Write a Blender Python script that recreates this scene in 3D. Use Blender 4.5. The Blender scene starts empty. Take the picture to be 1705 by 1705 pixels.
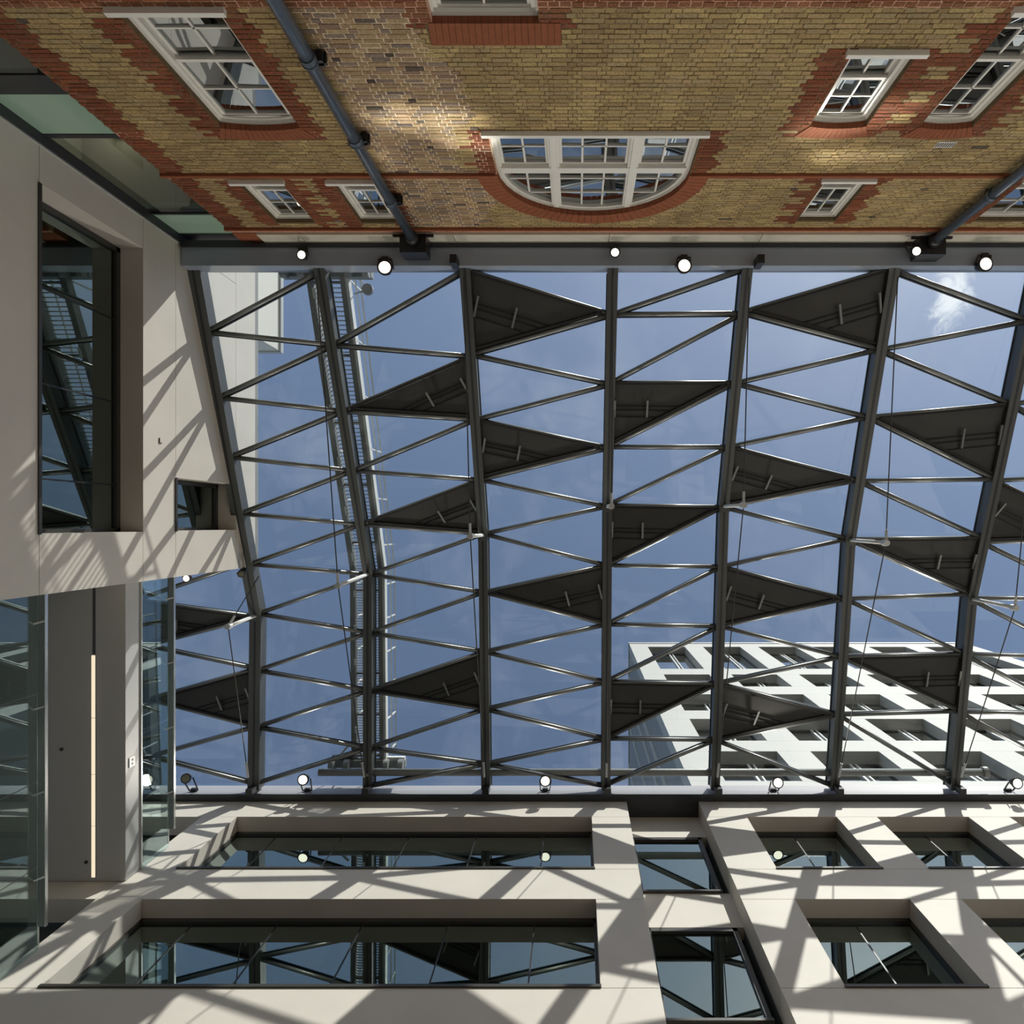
import bpy, math, random
from mathutils import Vector, Matrix

random.seed(7)
scene = bpy.context.scene
col = scene.collection
FPX = 1150.0          # focal length in pixels of the 1705 px frame
U0, V0 = 960.0, 872.0 # where straight up lands in the frame

# ------------------------------------------------------------------ camera
cam_d = bpy.data.cameras.new('camera')
cam = bpy.data.objects.new('camera', cam_d)
col.objects.link(cam)
cam.location = (0, 0, 0)
cam.rotation_euler = (math.pi, 0, 0)      # looks straight up, brick wall towards the top edge
cam_d.sensor_width = 36.0
cam_d.lens = FPX / 1705.0 * 36.0
cam_d.shift_x = -(U0 - 852.5) / 1705.0
cam_d.shift_y = (V0 - 852.5) / 1705.0
cam_d.clip_end = 500
scene.camera = cam

# ------------------------------------------------------------------ world, sun, exposure
SUN = Vector((0.546, -1.0, 0.995)).normalized()
SKY_STRENGTH = 0.146
SUN_STRENGTH = 4.7
GLINT_W = 46.0      # sun glancing off the office block windows
FLOOD_W = 1550.0    # each facade floodlight washes the brick wall opposite
scene.view_settings.view_transform = 'Standard'
scene.view_settings.look = 'None'
scene.view_settings.gamma = 1.0
scene.view_settings.use_curve_mapping = False
scene.view_settings.exposure = 0.0
scene.cycles.use_denoising = True
scene.cycles.max_bounces = 10
scene.cycles.diffuse_bounces = 6
scene.cycles.glossy_bounces = 5
scene.cycles.transparent_max_bounces = 24
scene.cycles.caustics_reflective = False
scene.cycles.caustics_refractive = False
scene.cycles.sample_clamp_indirect = 6.0

world = bpy.data.worlds.new('world')
scene.world = world
world.use_nodes = True
wn = world.node_tree
wn.nodes.clear()
def wnode(t, **kw):
    n = wn.nodes.new(t)
    for k, v in kw.items():
        setattr(n, k, v)
    return n
out = wnode('ShaderNodeOutputWorld')
bg = wnode('ShaderNodeBackground')
bg.inputs['Strength'].default_value = SKY_STRENGTH
sky = wnode('ShaderNodeTexSky')
sky.sky_type = 'NISHITA'
sky.sun_disc = False
sky.sun_elevation = math.asin(SUN.z)
sky.sun_rotation = math.atan2(SUN.x, SUN.y)
sky.altitude = 0
sky.air_density = 1.0
sky.dust_density = 0.9
sky.ozone_density = 1.5
tc = wnode('ShaderNodeTexCoord')
# thin high cloud, thicker towards the sun side, with one ragged puff
mp = wnode('ShaderNodeMapping')
mp.inputs['Scale'].default_value = (2.2, 1.4, 2.0)
wn.links.new(tc.outputs['Generated'], mp.inputs['Vector'])
nz = wnode('ShaderNodeTexNoise')
nz.inputs['Scale'].default_value = 2.6
nz.inputs['Detail'].default_value = 8
nz.inputs['Roughness'].default_value = 0.62
wn.links.new(mp.outputs['Vector'], nz.inputs['Vector'])
ramp = wnode('ShaderNodeValToRGB')
ramp.color_ramp.elements[0].position = 0.50
ramp.color_ramp.elements[1].position = 0.85
ramp.color_ramp.elements[1].color = (0.17, 0.17, 0.17, 1)
wn.links.new(nz.outputs['Fac'], ramp.inputs['Fac'])
puff_dir = Vector(((1583 - U0) / FPX, (490 - V0) / FPX, 1)).normalized()
def puff(direction, size, sx, sy, scale, lo, hi):
    sub = wnode('ShaderNodeVectorMath', operation='SUBTRACT')
    sub.inputs[1].default_value = direction
    wn.links.new(tc.outputs['Generated'], sub.inputs[0])
    scl = wnode('ShaderNodeVectorMath', operation='MULTIPLY')
    scl.inputs[1].default_value = (sx, sy, 1)
    wn.links.new(sub.outputs[0], scl.inputs[0])
    ln = wnode('ShaderNodeVectorMath', operation='LENGTH')
    wn.links.new(scl.outputs[0], ln.inputs[0])
    mr = wnode('ShaderNodeMapRange')
    mr.inputs['From Min'].default_value = size
    mr.inputs['From Max'].default_value = 0.0
    wn.links.new(ln.outputs['Value'], mr.inputs['Value'])
    n2 = wnode('ShaderNodeTexNoise')
    n2.inputs['Scale'].default_value = scale
    n2.inputs['Detail'].default_value = 9
    n2.inputs['Roughness'].default_value = 0.65
    n2.inputs['Distortion'].default_value = 1.3
    wn.links.new(tc.outputs['Generated'], n2.inputs['Vector'])
    mu = wnode('ShaderNodeMath', operation='MULTIPLY')
    wn.links.new(mr.outputs[0], mu.inputs[0])
    wn.links.new(n2.outputs['Fac'], mu.inputs[1])
    r2 = wnode('ShaderNodeMapRange', interpolation_type='SMOOTHSTEP')
    r2.inputs['From Min'].default_value = lo
    r2.inputs['From Max'].default_value = hi
    wn.links.new(mu.outputs[0], r2.inputs['Value'])
    return r2.outputs[0]
p1 = puff(puff_dir, 0.10, 2.0, 0.95, 21.0, 0.235, 0.46)
mxa = wnode('ShaderNodeMath', operation='MAXIMUM')
wn.links.new(ramp.outputs['Color'], mxa.inputs[0])
wn.links.new(p1, mxa.inputs[1])
cm = wnode('ShaderNodeMix', data_type='RGBA')
cm.inputs['B'].default_value = (6.6, 6.8, 7.2, 1)
wn.links.new(mxa.outputs[0], cm.inputs['Factor'])
hs = wnode('ShaderNodeHueSaturation')
hs.inputs['Saturation'].default_value = 0.88
wn.links.new(sky.outputs['Color'], hs.inputs['Color'])
wn.links.new(hs.outputs['Color'], cm.inputs['A'])
wn.links.new(cm.outputs['Result'], bg.inputs['Color'])
wn.links.new(bg.outputs[0], out.inputs['Surface'])

sun_d = bpy.data.lights.new('sun', 'SUN')
sun_d.energy = SUN_STRENGTH
sun_d.angle = math.radians(0.55)
sun_d.color = (1.0, 0.955, 0.88)
sun_o = bpy.data.objects.new('sun', sun_d)
col.objects.link(sun_o)
sun_o.rotation_euler = SUN.to_track_quat('Z', 'Y').to_euler()
sun_o.location = SUN * 60

# ------------------------------------------------------------------ materials
def mat(name, base, rough=0.6, metal=0.0, noise=0.0, nscale=3.0, spec=0.5, bump=0.0, bscale=20.0, attr=None):
    m = bpy.data.materials.new(name)
    m.use_nodes = True
    nt = m.node_tree
    b = nt.nodes['Principled BSDF']
    b.inputs['Roughness'].default_value = rough
    b.inputs['Metallic'].default_value = metal
    b.inputs['Specular IOR Level'].default_value = spec
    src = None
    if attr:
        a = nt.nodes.new('ShaderNodeAttribute')
        a.attribute_name = attr
        src = a.outputs['Color']
    geo = nt.nodes.new('ShaderNodeNewGeometry')
    if noise > 0:
        n = nt.nodes.new('ShaderNodeTexNoise')
        n.inputs['Scale'].default_value = nscale
        n.inputs['Detail'].default_value = 5
        nt.links.new(geo.outputs['Position'], n.inputs['Vector'])
        mr = nt.nodes.new('ShaderNodeMapRange')
        mr.inputs['From Min'].default_value = 0.25
        mr.inputs['From Max'].default_value = 0.75
        mr.inputs['To Min'].default_value = 1 - noise
        mr.inputs['To Max'].default_value = 1 + noise
        nt.links.new(n.outputs['Fac'], mr.inputs['Value'])
        mx = nt.nodes.new('ShaderNodeVectorMath')
        mx.operation = 'SCALE'
        if src is None:
            mx.inputs[0].default_value = base
        else:
            nt.links.new(src, mx.inputs[0])
        nt.links.new(mr.outputs[0], mx.inputs['Scale'])
        src = mx.outputs[0]
    if src is None:
        b.inputs['Base Color'].default_value = (*base, 1)
    else:
        nt.links.new(src, b.inputs['Base Color'])
    if bump > 0:
        n2 = nt.nodes.new('ShaderNodeTexNoise')
        n2.inputs['Scale'].default_value = bscale
        n2.inputs['Detail'].default_value = 4
        nt.links.new(geo.outputs['Position'], n2.inputs['Vector'])
        bp = nt.nodes.new('ShaderNodeBump')
        bp.inputs['Strength'].default_value = bump
        bp.inputs['Distance'].default_value = 0.02
        nt.links.new(n2.outputs['Fac'], bp.inputs['Height'])
        nt.links.new(bp.outputs[0], b.inputs['Normal'])
    return m

def glass_mat(name, tint, base_refl, power, wobble=0.0, refl_tint=(1, 1, 1)):
    m = bpy.data.materials.new(name)
    m.use_nodes = True
    nt = m.node_tree
    nt.nodes.clear()
    o = nt.nodes.new('ShaderNodeOutputMaterial')
    mix = nt.nodes.new('ShaderNodeMixShader')
    tr = nt.nodes.new('ShaderNodeBsdfTransparent')
    tr.inputs['Color'].default_value = (*tint, 1)
    gl = nt.nodes.new('ShaderNodeBsdfGlossy')
    gl.inputs['Roughness'].default_value = 0.0
    gl.inputs['Color'].default_value = (*refl_tint, 1)
    lw = nt.nodes.new('ShaderNodeLayerWeight')
    lw.inputs['Blend'].default_value = 0.5
    pw = nt.nodes.new('ShaderNodeMath'); pw.operation = 'POWER'
    pw.inputs[1].default_value = power
    nt.links.new(lw.outputs['Facing'], pw.inputs[0])
    mr = nt.nodes.new('ShaderNodeMapRange')
    mr.inputs['To Min'].default_value = base_refl
    mr.inputs['To Max'].default_value = 1.0
    nt.links.new(pw.outputs[0], mr.inputs['Value'])
    nt.links.new(mr.outputs[0], mix.inputs['Fac'])
    nt.links.new(tr.outputs[0], mix.inputs[1])
    nt.links.new(gl.outputs[0], mix.inputs[2])
    if wobble > 0:
        geo = nt.nodes.new('ShaderNodeNewGeometry')
        n = nt.nodes.new('ShaderNodeTexNoise')
        n.inputs['Scale'].default_value = 1.3
        n.inputs['Detail'].default_value = 1
        nt.links.new(geo.outputs['Position'], n.inputs['Vector'])
        bp = nt.nodes.new('ShaderNodeBump')
        bp.inputs['Strength'].default_value = wobble
        bp.inputs['Distance'].default_value = 0.05
        nt.links.new(n.outputs['Fac'], bp.inputs['Height'])
        nt.links.new(bp.outputs[0], gl.inputs['Normal'])
    nt.links.new(mix.outputs[0], o.inputs['Surface'])
    return m

def emit_mat(name, color, strength):
    m = bpy.data.materials.new(name)
    m.use_nodes = True
    nt = m.node_tree
    nt.nodes.clear()
    o = nt.nodes.new('ShaderNodeOutputMaterial')
    e = nt.nodes.new('ShaderNodeEmission')
    e.inputs['Color'].default_value = (*color, 1)
    e.inputs['Strength'].default_value = strength
    nt.links.new(e.outputs[0], o.inputs['Surface'])
    return m

M = dict(
    stone=mat('white_stone', (0.66, 0.62, 0.555), 0.55, noise=0.05, nscale=1.3, spec=0.35),
    stone_left=mat('pale_stone', (0.63, 0.59, 0.53), 0.55, noise=0.05, nscale=1.1, spec=0.35),
    brick=mat('brick', (1, 1, 1), 0.9, noise=0.34, nscale=34, spec=0.15, bump=0.5, bscale=60, attr='tint'),
    steel=mat('dark_steel_paint', (0.085, 0.09, 0.086), 0.36, noise=0.06, nscale=2, spec=0.55),
    purlin=mat('grey_steel_paint', (0.235, 0.245, 0.24), 0.40, metal=0.65, noise=0.05, nscale=2, spec=0.8),
    vent=mat('dark_vent_panel', (0.042, 0.042, 0.038), 0.5, noise=0.08, nscale=2),
    seam=mat('black_gasket', (0.012, 0.012, 0.012), 0.7),
    beam=mat('grey_gutter_paint', (0.29, 0.33, 0.39), 0.22, noise=0.04, nscale=1, spec=0.7),  # blue of the reflected sky is put into the base colour
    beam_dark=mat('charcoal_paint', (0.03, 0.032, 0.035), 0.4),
    pale_beam=mat('pale_grey_paint', (0.33, 0.34, 0.35), 0.35),
    fascia=mat('cream_render', (0.62, 0.59, 0.50), 0.5, noise=0.05, nscale=2),
    frame=mat('bronze_frame', (0.045, 0.043, 0.038), 0.35),
    white=mat('white_gloss_paint', (0.80, 0.78, 0.72), 0.32, noise=0.03, nscale=3),
    pipe=mat('blue_grey_pipe_paint', (0.075, 0.095, 0.12), 0.17, noise=0.08, nscale=4, spec=0.6),
    black=mat('black_metal', (0.012, 0.012, 0.014), 0.4),
    chrome=mat('bright_steel', (0.72, 0.72, 0.70), 0.25, metal=0.9),
    alu=mat('mill_aluminium', (0.55, 0.56, 0.55), 0.4, metal=0.3),
    gantry=mat('galvanised_grey', (0.27, 0.28, 0.27), 0.45),
    gwhite=mat('gantry_white', (0.75, 0.76, 0.74), 0.4),
    soffit=mat('plaster_soffit', (0.50, 0.49, 0.46), 0.7, noise=0.03, nscale=1),
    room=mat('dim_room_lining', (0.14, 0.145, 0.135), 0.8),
    floor=mat('pale_floor_stone', (0.55, 0.52, 0.47), 0.5, noise=0.05, nscale=1),
    lintel=mat('red_rubbed_brick', (0.27, 0.090, 0.044), 0.85, noise=0.12, nscale=9, spec=0.2),
    green=mat('green_backed_glass', (0.36, 0.52, 0.42), 0.08, spec=0.6),
    roofglass=glass_mat('roof_glass', (0.94, 0.965, 0.965), 0.02, 4.0, refl_tint=(0.9, 0.95, 1.0)),
    glass=glass_mat('window_glass', (0.32, 0.46, 0.39), 0.12, 2.2, refl_tint=(0.86, 0.97, 0.94)),
    oldglass=glass_mat('old_window_glass', (0.45, 0.47, 0.45), 0.33, 2.0, wobble=0.025, refl_tint=(0.95, 0.98, 1.0)),
    towerglass=glass_mat('tower_glass', (0.5, 0.54, 0.52), 0.34, 2.0, refl_tint=(0.95, 0.97, 0.96)),
    linkglass=glass_mat('link_glass', (0.62, 0.68, 0.64), 0.05, 3.5),
    railglass=glass_mat('balustrade_glass', (0.80, 0.88, 0.86), 0.07, 3.0, refl_tint=(0.85, 0.97, 0.98)),
    glassedge=mat('green_glass_edge', (0.25, 0.42, 0.38), 0.15),
    lamp=emit_mat('lamp_glow', (1.0, 0.90, 0.74), 2.3),
    lamp_warm=emit_mat('warm_lamp_glow', (1.0, 0.78, 0.50), 4.0),
    strip=emit_mat('strip_light_glow', (1.0, 0.86, 0.62), 0.95),
    lens_off=mat('unlit_lens', (0.20, 0.19, 0.13), 0.2),
    tower=mat('tower_stone', (0.47, 0.465, 0.44), 0.6, noise=0.03, nscale=0.6),
    fasc=mat('grey_render', (0.43, 0.43, 0.42), 0.5, noise=0.04, nscale=1.0),
    cloudy=mat('render_white', (0.70, 0.68, 0.62), 0.6),
    towerside=mat('tower_side_cladding', (0.27, 0.27, 0.26), 0.5, noise=0.05, nscale=1),
)

# ------------------------------------------------------------------ helpers
def world_loc(o):
    v = Vector((0, 0, 0))
    while o is not None:
        v += o.location
        o = o.parent
    return v

class MB:
    def __init__(self):
        self.v, self.f, self.c = [], [], []
    def add(self, pts, faces, tint=None):
        b = len(self.v)
        self.v += [tuple(p) for p in pts]
        for f in faces:
            self.f.append(tuple(b + i for i in f))
            self.c.append(tint)
        return self
    def box(self, x0, x1, y0, y1, z0, z1, tint=None):
        x0, x1 = min(x0, x1), max(x0, x1); y0, y1 = min(y0, y1), max(y0, y1); z0, z1 = min(z0, z1), max(z0, z1)
        p = [(x0,y0,z0),(x1,y0,z0),(x1,y1,z0),(x0,y1,z0),(x0,y0,z1),(x1,y0,z1),(x1,y1,z1),(x0,y1,z1)]
        return self.add(p, [(0,3,2,1),(4,5,6,7),(0,1,5,4),(1,2,6,5),(2,3,7,6),(3,0,4,7)], tint)
    def bar(self, p0, p1, w, h, up=(0, 0, 1)):
        p0, p1, up = Vector(p0), Vector(p1), Vector(up)
        d = (p1 - p0).normalized()
        s = d.cross(up)
        if s.length < 1e-5: s = d.cross(Vector((1, 0, 0)))
        s.normalize()
        n = s.cross(d).normalized()
        a, b = s * w / 2, n * h / 2
        p = [p0-a-b, p0+a-b, p0+a+b, p0-a+b, p1-a-b, p1+a-b, p1+a+b, p1-a+b]
        return self.add(p, [(0,1,2,3),(7,6,5,4),(0,4,5,1),(1,5,6,2),(2,6,7,3),(3,7,4,0)])
    def tube(self, p0, p1, r, n=10, r1=None, caps=True):
        p0, p1 = Vector(p0), Vector(p1)
        r1 = r if r1 is None else r1
        d = (p1 - p0).normalized()
        s = d.cross(Vector((0, 0, 1)))
        if s.length < 1e-4: s = d.cross(Vector((1, 0, 0)))
        s.normalize(); t = d.cross(s)
        pts = []
        for c, rr in ((p0, r), (p1, r1)):
            for i in range(n):
                a = 2 * math.pi * i / n
                pts.append(c + (s * math.cos(a) + t * math.sin(a)) * rr)
        fs = [(i, (i+1) % n, n + (i+1) % n, n + i) for i in range(n)]
        if caps: fs += [tuple(range(n-1, -1, -1)), tuple(range(n, 2*n))]
        return self.add(pts, fs)
    def prism(self, poly, vec, tint=None):
        vec = Vector(vec)
        n = len(poly)
        pts = [Vector(p) for p in poly] + [Vector(p) + vec for p in poly]
        fs = [tuple(range(n-1, -1, -1)), tuple(range(n, 2*n))] + [(i, (i+1) % n, n + (i+1) % n, n + i) for i in range(n)]
        return self.add(pts, fs, tint)
    def strip(self, outer, inner, y0, y1, closed=True):
        # band between two matching outlines given as (x, z), extruded from y0 to y1
        n = len(outer)
        pts = [(x, y0, z) for x, z in outer] + [(x, y0, z) for x, z in inner] + [(x, y1, z) for x, z in outer] + [(x, y1, z) for x, z in inner]
        fs = []
        for i in range(n if closed else n - 1):
            j = (i + 1) % n
            fs += [(i, j, n+j, n+i), (2*n+i, 3*n+i, 3*n+j, 2*n+j), (i, 2*n+i, 2*n+j, j), (n+i, n+j, 3*n+j, 3*n+i)]
        if not closed:
            for i in (0, n-1): fs.append((i, n+i, 3*n+i, 2*n+i))
        return self.add(pts, fs)
    def build(self, name, material, parent=None, smooth=False):
        off = world_loc(parent) if parent else Vector((0, 0, 0))
        if parent is None and self.v:
            xs = [p[0] for p in self.v]; ys = [p[1] for p in self.v]; zs = [p[2] for p in self.v]
            off = Vector(((min(xs)+max(xs))/2, (min(ys)+max(ys))/2, min(zs)))
        me = bpy.data.meshes.new(name)
        me.from_pydata([tuple(Vector(p) - off) for p in self.v], [], self.f)
        if any(c is not None for c in self.c):
            at = me.attributes.new('tint', 'FLOAT_COLOR', 'FACE')
            flat = []
            for c in self.c: flat += [*(c or (0.5, 0.5, 0.5)), 1.0]
            at.data.foreach_set('color', flat)
        me.materials.append(material)
        if smooth:
            me.polygons.foreach_set('use_smooth', [True] * len(me.polygons))
        me.update()
        o = bpy.data.objects.new(name, me)
        col.objects.link(o)
        if parent: o.parent = parent
        else: o.location = off
        return o

def tag(o, label, cat, group=None, kind=None):
    o['label'] = label; o['category'] = cat
    if group: o['group'] = group
    if kind: o['kind'] = kind
    return o
def empty(name, loc, label, cat, group=None, kind=None):
    o = bpy.data.objects.new(name, None)
    o.empty_display_size = 0.2
    o.location = loc
    col.objects.link(o)
    return tag(o, label, cat, group, kind)
def sub_empty(name, parent):
    o = bpy.data.objects.new(name, None)
    col.objects.link(o); o.parent = parent
    return o
def at(u, v, Z):      # survey point: frame position of the photograph and the height of the surface it lies on
    return Vector(((u - U0) / FPX * Z, (v - V0) / FPX * Z, Z))

YB = -6.0      # brick face
YF = 7.3       # white facade face
YR = 7.72      # set-back bay of the facade
XL = -8.45     # left building face
FLOOR = -1.6

# ------------------------------------------------------------------ floor
tag(MB().box(-16, 26, -12, 12, FLOOR - 0.2, FLOOR).build('floor', M['floor']), 'pale stone floor at the foot of the atrium', 'floor', kind='structure')

# ------------------------------------------------------------------ brick wall (wall_back)
wall_back = empty('wall_back', (0, YB, FLOOR), 'old yellow stock brick wall with red dressings and white sash windows', 'wall', kind='structure')
# windows of the brick wall: x0, x1, sill height, head height, kind
LX, LR, LS = 0.29, 1.655, 11.9          # lunette centre, radius, springing
WINS = [
    ('sash', -5.40, -4.20, 8.08, 10.47, 0.07),
    ('sash', -1.73, -0.455, 6.0, 8.28, 0.0),
    ('lunette', LX - LR, LX + LR, 10.62, LS + LR * 0.93, 0.0),
    ('sash', 3.53, 4.37, 8.80, 10.43, 0.06),
    ('sash', 5.19, 5.99, 8.08, 10.45, 0.06),
    ('small', -5.99, -5.22, 12.12, 13.80, 0.0),
    ('small', -4.30, -3.58, 12.12, 13.80, 0.0),
    ('small', 4.37, 5.13, 12.05, 13.72, 0.0),
    ('small', 7.88, 8.95, 12.05, 13.72, 0.0),
]
EL = 0.93                                # the lunette is a touch flatter than a half circle
def hole(w, z, m=0.0):
    k, x0, x1, z0, z1, rise = w
    if z < z0: return None
    if k == 'lunette':
        if z <= LS: return (x0 - m, x1 + m)
        dz = (z - LS) / (EL * (LR + m) / 1.0)
        dz = (z - LS) / (EL * LR + m)
        if dz >= 1: return None
        h = (LR + m) * math.sqrt(1 - dz * dz)
        return (LX - h, LX + h)
    top = z1 + m
    if rise > 0:
        if z > top + rise: return None
        if z > top:
            h = (x1 - x0) / 2 * math.sqrt(max(0, 1 - ((z - top) / rise)))
            c = (x0 + x1) / 2
            return (c - h, c + h)
        return (x0, x1) if m == 0 else (x0 - 0.0, x1 + 0.0)
    if z > z1: return None
    return (x0, x1)
def arch_outline(w, inset, n=18):
    # closed outline (x, z) of a window, going up the left side, over the head, down the right side
    k, x0, x1, z0, z1, rise = w
    a, b, c = x0 + inset, x1 - inset, z0 + inset
    pts = [(b, c), (a, c)]
    if k == 'lunette':
        for i in range(n + 1):
            t = math.pi - math.pi * i / n
            pts.append((LX + (LR - inset) * math.cos(t), LS + (EL * LR - inset) * math.sin(t)))
    else:
        cx, hw = (x0 + x1) / 2, (x1 - x0) / 2 - inset
        for i in range(n + 1):
            s = -1 + 2 * i / n
            pts.append((cx + hw * s, z1 - inset + rise * (1 - s * s)))
    return pts
def subtract(spans, h):
    res = []
    for a, b in spans:
        if h is None or h[1] <= a or h[0] >= b: res.append((a, b)); continue
        if h[0] > a: res.append((a, h[0]))
        if h[1] < b: res.append((h[1], b))
    return res

CH = 0.0865           # course height
BL, BH = 0.262, 0.128 # stretcher and header length, with joint
X_LEFT, X_RIGHT = -7.12, 10.4
Z_BOT, Z_TOP = 7.0, 14.26
LINTEL2 = (-1.82, -0.19, 8.28, 8.66)

RED = [tuple(0.82 * q for q in c) for c in [(0.28, 0.093, 0.046), (0.255, 0.082, 0.042), (0.30, 0.108, 0.056), (0.235, 0.08, 0.045), (0.285, 0.104, 0.062)]]
STOCK = [tuple(1.15 * (0.72 * q + 0.28 * w) for q, w in zip(c, (0.33, 0.262, 0.165))) for c in [(0.335, 0.235, 0.092), (0.37, 0.262, 0.105), (0.30, 0.205, 0.086), (0.35, 0.238, 0.11), (0.275, 0.185, 0.082), (0.315, 0.235, 0.115), (0.39, 0.285, 0.115)]]
CLEAN = [tuple(1.3 * q for q in c) for c in [(0.30, 0.212, 0.118), (0.265, 0.18, 0.108), (0.325, 0.235, 0.135), (0.225, 0.155, 0.108), (0.30, 0.20, 0.12), (0.20, 0.152, 0.118)]]
DARK = [(0.09, 0.072, 0.055), (0.12, 0.095, 0.078), (0.16, 0.125, 0.105)]
def is_red(x, z, row):
    alt = 0.13 if (row // 3) % 2 else 0.0
    if z < 8.08 or 11.90 < z < 12.06 or z > 14.04: return True
    if x < X_LEFT + 0.33 + alt: return True
    for w in WINS:
        k, x0, x1, z0, z1, rise = w
        mg = (0.30 if k != 'small' else 0.26) + alt
        lo = z0 - 0.05
        hi = z1 + (0.10 if k != 'lunette' else 0)
        if k == 'lunette': hi = LS
        if lo < z < hi and (x0 - mg < x < x0 or x1 < x < x1 + mg): return True
        if k == 'sash' and rise > 0 and z1 - 0.1 < z < z1 + 0.30 and x0 - 0.22 - 0.3 * (z - z1) < x < x1 + 0.22 + 0.3 * (z - z1): return True
    if -5.2 < x < -4.3 and 12.0 < z < 14.0 and abs(x + 4.75) > 0.12 + alt: return True
    return False
def clean_zone(x, z):
    e = 0.25 * math.sin(z * 2.1) + 0.12 * math.sin(z * 7.0)
    return -3.35 < x < -1.75 + e and z < 14.0
def brick_tint(x, z, row):
    if is_red(x, z, row):
        c = random.choice(RED)
        if z < 8.2 and z > 7.98: c = tuple(0.6 * a + 0.4 * b for a, b in zip(c, (0.30, 0.17, 0.09)))
    elif clean_zone(x, z):
        r = random.random()
        c = random.choice(DARK) if r < 0.055 else random.choice(CLEAN)
    else:
        r = random.random()
        c = random.choice(DARK) if r < 0.005 else random.choice(STOCK)
    g = 0.9 + 0.2 * random.random()
    st = 0.12 * math.sin(x * 1.7 + 1.1) * math.sin(z * 1.3 + 0.4) + 0.08 * math.sin(x * 5.1 + z * 3.3)
    g *= 1 + 0.8 * st
    return tuple(max(0.02, v * g) for v in c)

bricks = []           # (x0, x1, z0, z1, tint, proud)
core = MB()
MORT_L, MORT_D, MORT_R = (0.72, 0.58, 0.42), (0.17, 0.12, 0.065), (0.56, 0.33, 0.23)
rows = int((Z_TOP - Z_BOT) / CH)
for r in range(rows):
    z0 = Z_BOT + r * CH
    z1 = z0 + CH
    zm = (z0 + z1) / 2
    spans = [(X_LEFT, X_RIGHT)]
    ring = 0.0
    for w in WINS:
        m = 0.34 if w[0] == 'lunette' and zm > LS - 0.05 else (0.24 if w[0] == 'sash' and w[5] > 0 else 0.0)
        spans = subtract(spans, hole(w, zm, m))
    if LINTEL2[2] - 0.02 < zm < LINTEL2[3]: spans = subtract(spans, LINTEL2[:2])
    for a, b in spans:
        x = a
        if r % 2: x_off = -0.13
        else: x_off = 0.0
        # flemish rhythm measured from a fixed origin so that neighbouring spans line up
        edges = []
        t = X_LEFT - 1.0 + (0.196 if r % 2 else 0.0)
        i = r % 2
        while t < b + 0.3:
            ln = BL if i % 2 == 0 else BH
            if z0 < 8.0: ln = BL if r % 2 == 0 else BH + 0.01
            edges.append((t, t + ln)); t += ln; i += 1
        for e0, e1 in edges:
            c0, c1 = max(e0, a), min(e1, b)
            if c1 - c0 < 0.045: continue
            pale = clean_zone((c0 + c1) / 2, zm) or is_red((c0 + c1) / 2, zm, r)
            j, jz = (0.0075, 0.0075) if pale else (0.005, 0.0055)
            ja, jb = (random.uniform(-0.003, 0.004) for _ in range(2))
            bricks.append((c0 + j + jb * 0.5, c1 - j - ja * 0.5, z0 + jz + ja, z1 - jz - jb, brick_tint((c0 + c1) / 2, zm, r), 0.009 * random.random()))
# mortar body, in half courses with every window opening left out
hh = CH / 2
for r in range(int((14.75 - FLOOR) / hh) if False else int((14.75 - Z_BOT) / hh)):
    z0 = Z_BOT + r * hh; zm = z0 + hh / 2
    spans = [(X_LEFT + 0.012, 14.0)]
    for w in WINS:
        arch = (w[0] == 'lunette' and zm > LS) or (w[5] > 0 and zm > w[4] - 0.02)
        spans = subtract(spans, hole(w, zm, 0.07 if arch else 0.0))
    for a, b in spans:
        cuts = [a] + [x for x in (-3.35, -1.75 + 0.25 * math.sin(zm * 2.1)) if a < x < b] + [b]
        for c0, c1 in zip(cuts, cuts[1:]):
            xm = (c0 + c1) / 2
            t = MORT_R if (zm < 8.05 or is_red(xm, zm, 0)) else (MORT_L if -3.35 < xm < -1.75 + 0.3 else MORT_D)
            core.box(c0, c1, YB - 0.32, YB - 0.012, z0, z0 + hh, t)
core.box(X_LEFT, 14.0, YB - 0.32, YB, FLOOR, Z_BOT, (0.30, 0.21, 0.1))
core.build('mortar', M['brick'], wall_back)
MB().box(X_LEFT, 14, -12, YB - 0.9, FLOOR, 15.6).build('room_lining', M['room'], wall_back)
MB().box(X_LEFT, X_LEFT + 0.1, -12, YB - 0.3, FLOOR, 15.2).build('return_wall', M['lintel'], wall_back)

def px_area(b):
    x0, x1, z0, z1 = b[:4]
    u0, v0 = U0 + FPX * x0 / z0, V0 + FPX * YB / z0
    u1, v1 = U0 + FPX * x1 / z1, V0 + FPX * YB / z1
    if v0 < -2 or u1 < 0 or u0 > 1705: return 0
    return (x1 - x0) * FPX / z0 * abs(v1 - v0)
order = sorted(range(len(bricks)), key=lambda i: -px_area(bricks[i]))
def brick_into(mb, b):
    x0, x1, z0, z1, t, pr = b
    y1, y0 = YB - pr, YB - 0.03
    c = 0.004
    p = [(x0,y0,z0),(x1,y0,z0),(x1,y0,z1),(x0,y0,z1),(x0,y1-c,z0),(x1,y1-c,z0),(x1,y1-c,z1),(x0,y1-c,z1),(x0+c,y1,z0+c),(x1-c,y1,z0+c),(x1-c,y1,z1-c),(x0+c,y1,z1-c)]
    f = [(8,11,10,9)]
    for i in range(4):
        j = (i + 1) % 4
        f += [(i, j, 4+j, 4+i)[::-1], (4+i, 4+j, 8+j, 8+i)[::-1]]
    mb.add(p, f, t)
rest = MB()
for n, i in enumerate(order):
    if n < 300:
        m = MB(); brick_into(m, bricks[i]); m.build('brick', M['brick'], wall_back)
    else:
        brick_into(rest, bricks[i])
rb = rest.build('brickwork', M['brick'], wall_back)
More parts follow.
